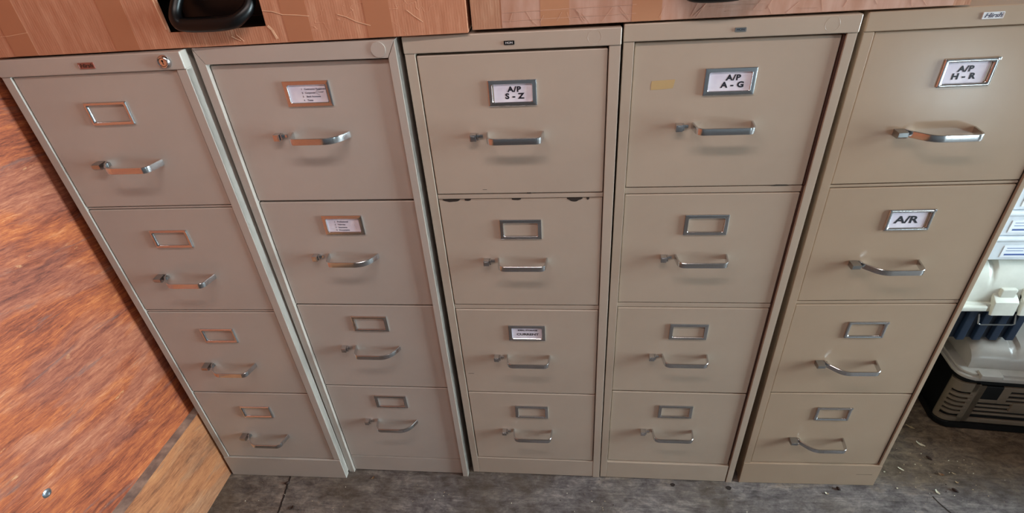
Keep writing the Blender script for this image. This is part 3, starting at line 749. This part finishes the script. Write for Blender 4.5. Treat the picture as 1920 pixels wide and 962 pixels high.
M_DRY = mat('dry_leaf_tan', rgb(170, 150, 118), .8); M_PALE = mat('pale_scrap', rgb(216, 212, 190), .7); M_POD = mat('dark_pod', rgb(48, 30, 22), .7); M_BRN = mat('brown_leaf', rgb(122, 92, 66), .8)
def flake(name, x, y, ln, w, ang, m, curl, label, cat, group=None, thick=.0006):
    bm = bmesh.new(); N = 8; rows = []; rr = random.Random(int(x * 1000) + int(y * 7000)); ln *= .85
    for i in range(N + 1):
        t = i / N; hw_ = w / 2 * (math.sin(PI * min(max(t, .06), .94)) ** .5) * rr.uniform(.6, 1.15); zz = curl * ((t - .5) * 2) ** 2 * rr.uniform(.5, 1.2) + .0008
        rows.append([bm.verts.new(((t - .5) * ln, s * hw_, zz + (curl * .5 if s else 0) + q)) for q in (0, thick) for s in (-1, 0, 1)])
    for a, b in zip(rows, rows[1:]):
        for j in (0, 1): bm.faces.new((a[j], a[j + 1], b[j + 1], b[j])); bm.faces.new((a[j + 3], b[j + 3], b[j + 4], a[j + 4]))
        bm.faces.new((a[0], b[0], b[3], a[3])); bm.faces.new((a[2], a[5], b[5], b[2]))
    for r_ in (rows[0], rows[-1]):
        bm.faces.new((r_[0], r_[1], r_[4], r_[3])); bm.faces.new((r_[1], r_[2], r_[5], r_[4]))
    o = obj(name, bm, m, None, (x, y, 0), 60); o.rotation_euler = (0, 0, ang)
    return tag(o, label, cat, group)
def pod(x, y, ln, w, ang, label, group=None, m=None):
    bm = bmesh.new(); tube(bm, [((t - .5) * ln, 0, w * .5 + .0003) for t in (0, .12, .3, .5, .7, .88, 1)], [w * q for q in (.08, .3, .46, .5, .44, .28, .08)], 10)
    o = obj('seed_pod', bm, m or M_POD, None, (x, y, 0), 60); o.rotation_euler = (0, 0, ang)
    return tag(o, label, 'seed', group)
flake('dry_twig', 1.205, .228, .030, .008, -.7, M_DRY, .002, 'yellowish dry twig end beside the right cabinet near the black toolbox', 'twig')
flake('wood_chip', 1.202, .160, .030, .009, -.75, M_PALE, .004, 'curled grey wood chip on the floor in front of the black toolbox', 'wood chip')
pod(1.202, .110, .018, .007, -.9, 'dark oval seed pod on brown floor, second one out from the toolbox')
flake('paper_scrap', 1.102, .069, .020, .005, -.75, M_PALE, .001, 'elongated white paper scrap just right of the rightmost cabinet', 'scrap')
flake('paper_scrap', 1.050, .057, .006, .005, 0, M_PALE, .001, 'tiny white paper speck touching the rightmost cabinet corner', 'scrap')
flake('dry_leaf', 1.207, .054, .018, .010, -.4, M_BRN, .003, 'curled brown leaf bit amid the debris right of the cabinets', 'leaf')
flake('dry_leaf', 1.166, -.005, .017, .009, -1.2, M_PALE, .003, 'pale yellow-green leaf near the front edge on the right floor', 'leaf')
pod(1.217, .002, .018, .008, -.8, 'dark brown seed pod right of the pale yellow leaf')
flake('dry_leaf', .855, -.024, .013, .006, -.6, M_PALE, .003, 'white curled leaf scrap in front of the rightmost cabinet', 'leaf')
pod(.893, -.008, .014, .009, -.9, 'dark seed husk touching the floor edge of the rightmost cabinet')
flake('dry_leaf', 1.245, .059, .012, .005, -.5, M_DRY, .002, 'small tan leaf flake, farthest right of the floor debris', 'leaf')
flake('dry_leaf', 1.237, .030, .010, .006, -.9, M_DRY, .002, 'small tan leaf flake just behind the right dark seed pod', 'leaf')
flake('paper_scrap', 1.061, .003, .006, .005, .3, M_PALE, .001, 'white speck on grey floor right of the rightmost cabinet', 'scrap')
for x, y, s, lb in ((.416, -.015, .007, 'dark round knot hole plug under the A - G cabinet'), (.579, -.018, .008, 'dark round nail hole at the gap beside the rightmost cabinet')):
    bm = bmesh.new(); pts = [(s * (1 + .15 * math.sin(3 * a)) * math.cos(a), s * .8 * math.sin(a)) for a in [2 * PI * k / 14 for k in range(14)]]
    prism(bm, pts, 'z', .0001, .0007); o = tag(obj('floor_knot', bm, M_SEAM, None, (x, y, 0), smooth=False), lb, 'knot')
pod(-.787, -.067, .016, .010, .4, 'dark lump at the floor seam below the leftmost cabinet', m=M_POD)
flake('dry_leaf', -.739, -.147, .016, .010, .9, M_POD, .003, 'dark crumpled leaf by the floor seam at the picture bottom', 'leaf')
flake('dry_leaf', -.516, -.036, .014, .007, 1.1, M_BRN, .003, 'brown leaf bit in front of the second cabinet', 'leaf')
# uncountable fine grit
rnd = random.Random(7); bm = bmesh.new()
for k in range(230):
    if k < 150: x = rnd.uniform(-.9, 1.4); y = rnd.uniform(-.25, -.03)
    else: x = rnd.gauss(1.19, .09); y = rnd.gauss(.04, .07)
    if x < 1.02 and y > -.045: continue
    if y > .2: continue
    s = rnd.uniform(.0005, .0013); box(bm, x - s, x + s, y - s * rnd.uniform(.5, 1), y + s, .0002, .0002 + s, 0, 1, rnd.choice((0, 0, 1, 2, 2)), None)
tag(obj('floor_grit', bm, [M_DRY, M_PALE, M_POD], smooth=False), 'fine pale and dark grit scattered over the worn floor', 'debris', kind='stuff')

# added fill lamp, out of view, lighting the upper drawers most
lx, ly, lz, pw = FILL_LAMP
r = tag(empty('added_fill_lamp', (lx, ly, lz)), 'long white lamp added out of view to light the cabinet fronts', 'lamp')
bm = bmesh.new(); box(bm, -.6, .6, -.07, .07, .02, .07, .006); box(bm, -.45, -.43, -.01, .01, .07, RZ - lz); box(bm, .43, .45, -.01, .01, .07, RZ - lz); obj('fill_lamp_housing', bm, mat('white_enamel', rgb(230, 230, 228), .4), r)
ld = bpy.data.lights.new('fill_lamp_light', 'AREA'); ld.shape = 'RECTANGLE'; ld.size = 1.15; ld.size_y = .11; ld.energy = pw; ld.color = (1.0, .85, .80)
lo_ = bpy.data.objects.new('fill_lamp_light', ld); COL.objects.link(lo_); lo_.parent = r; lo_.location = (0, 0, .015)
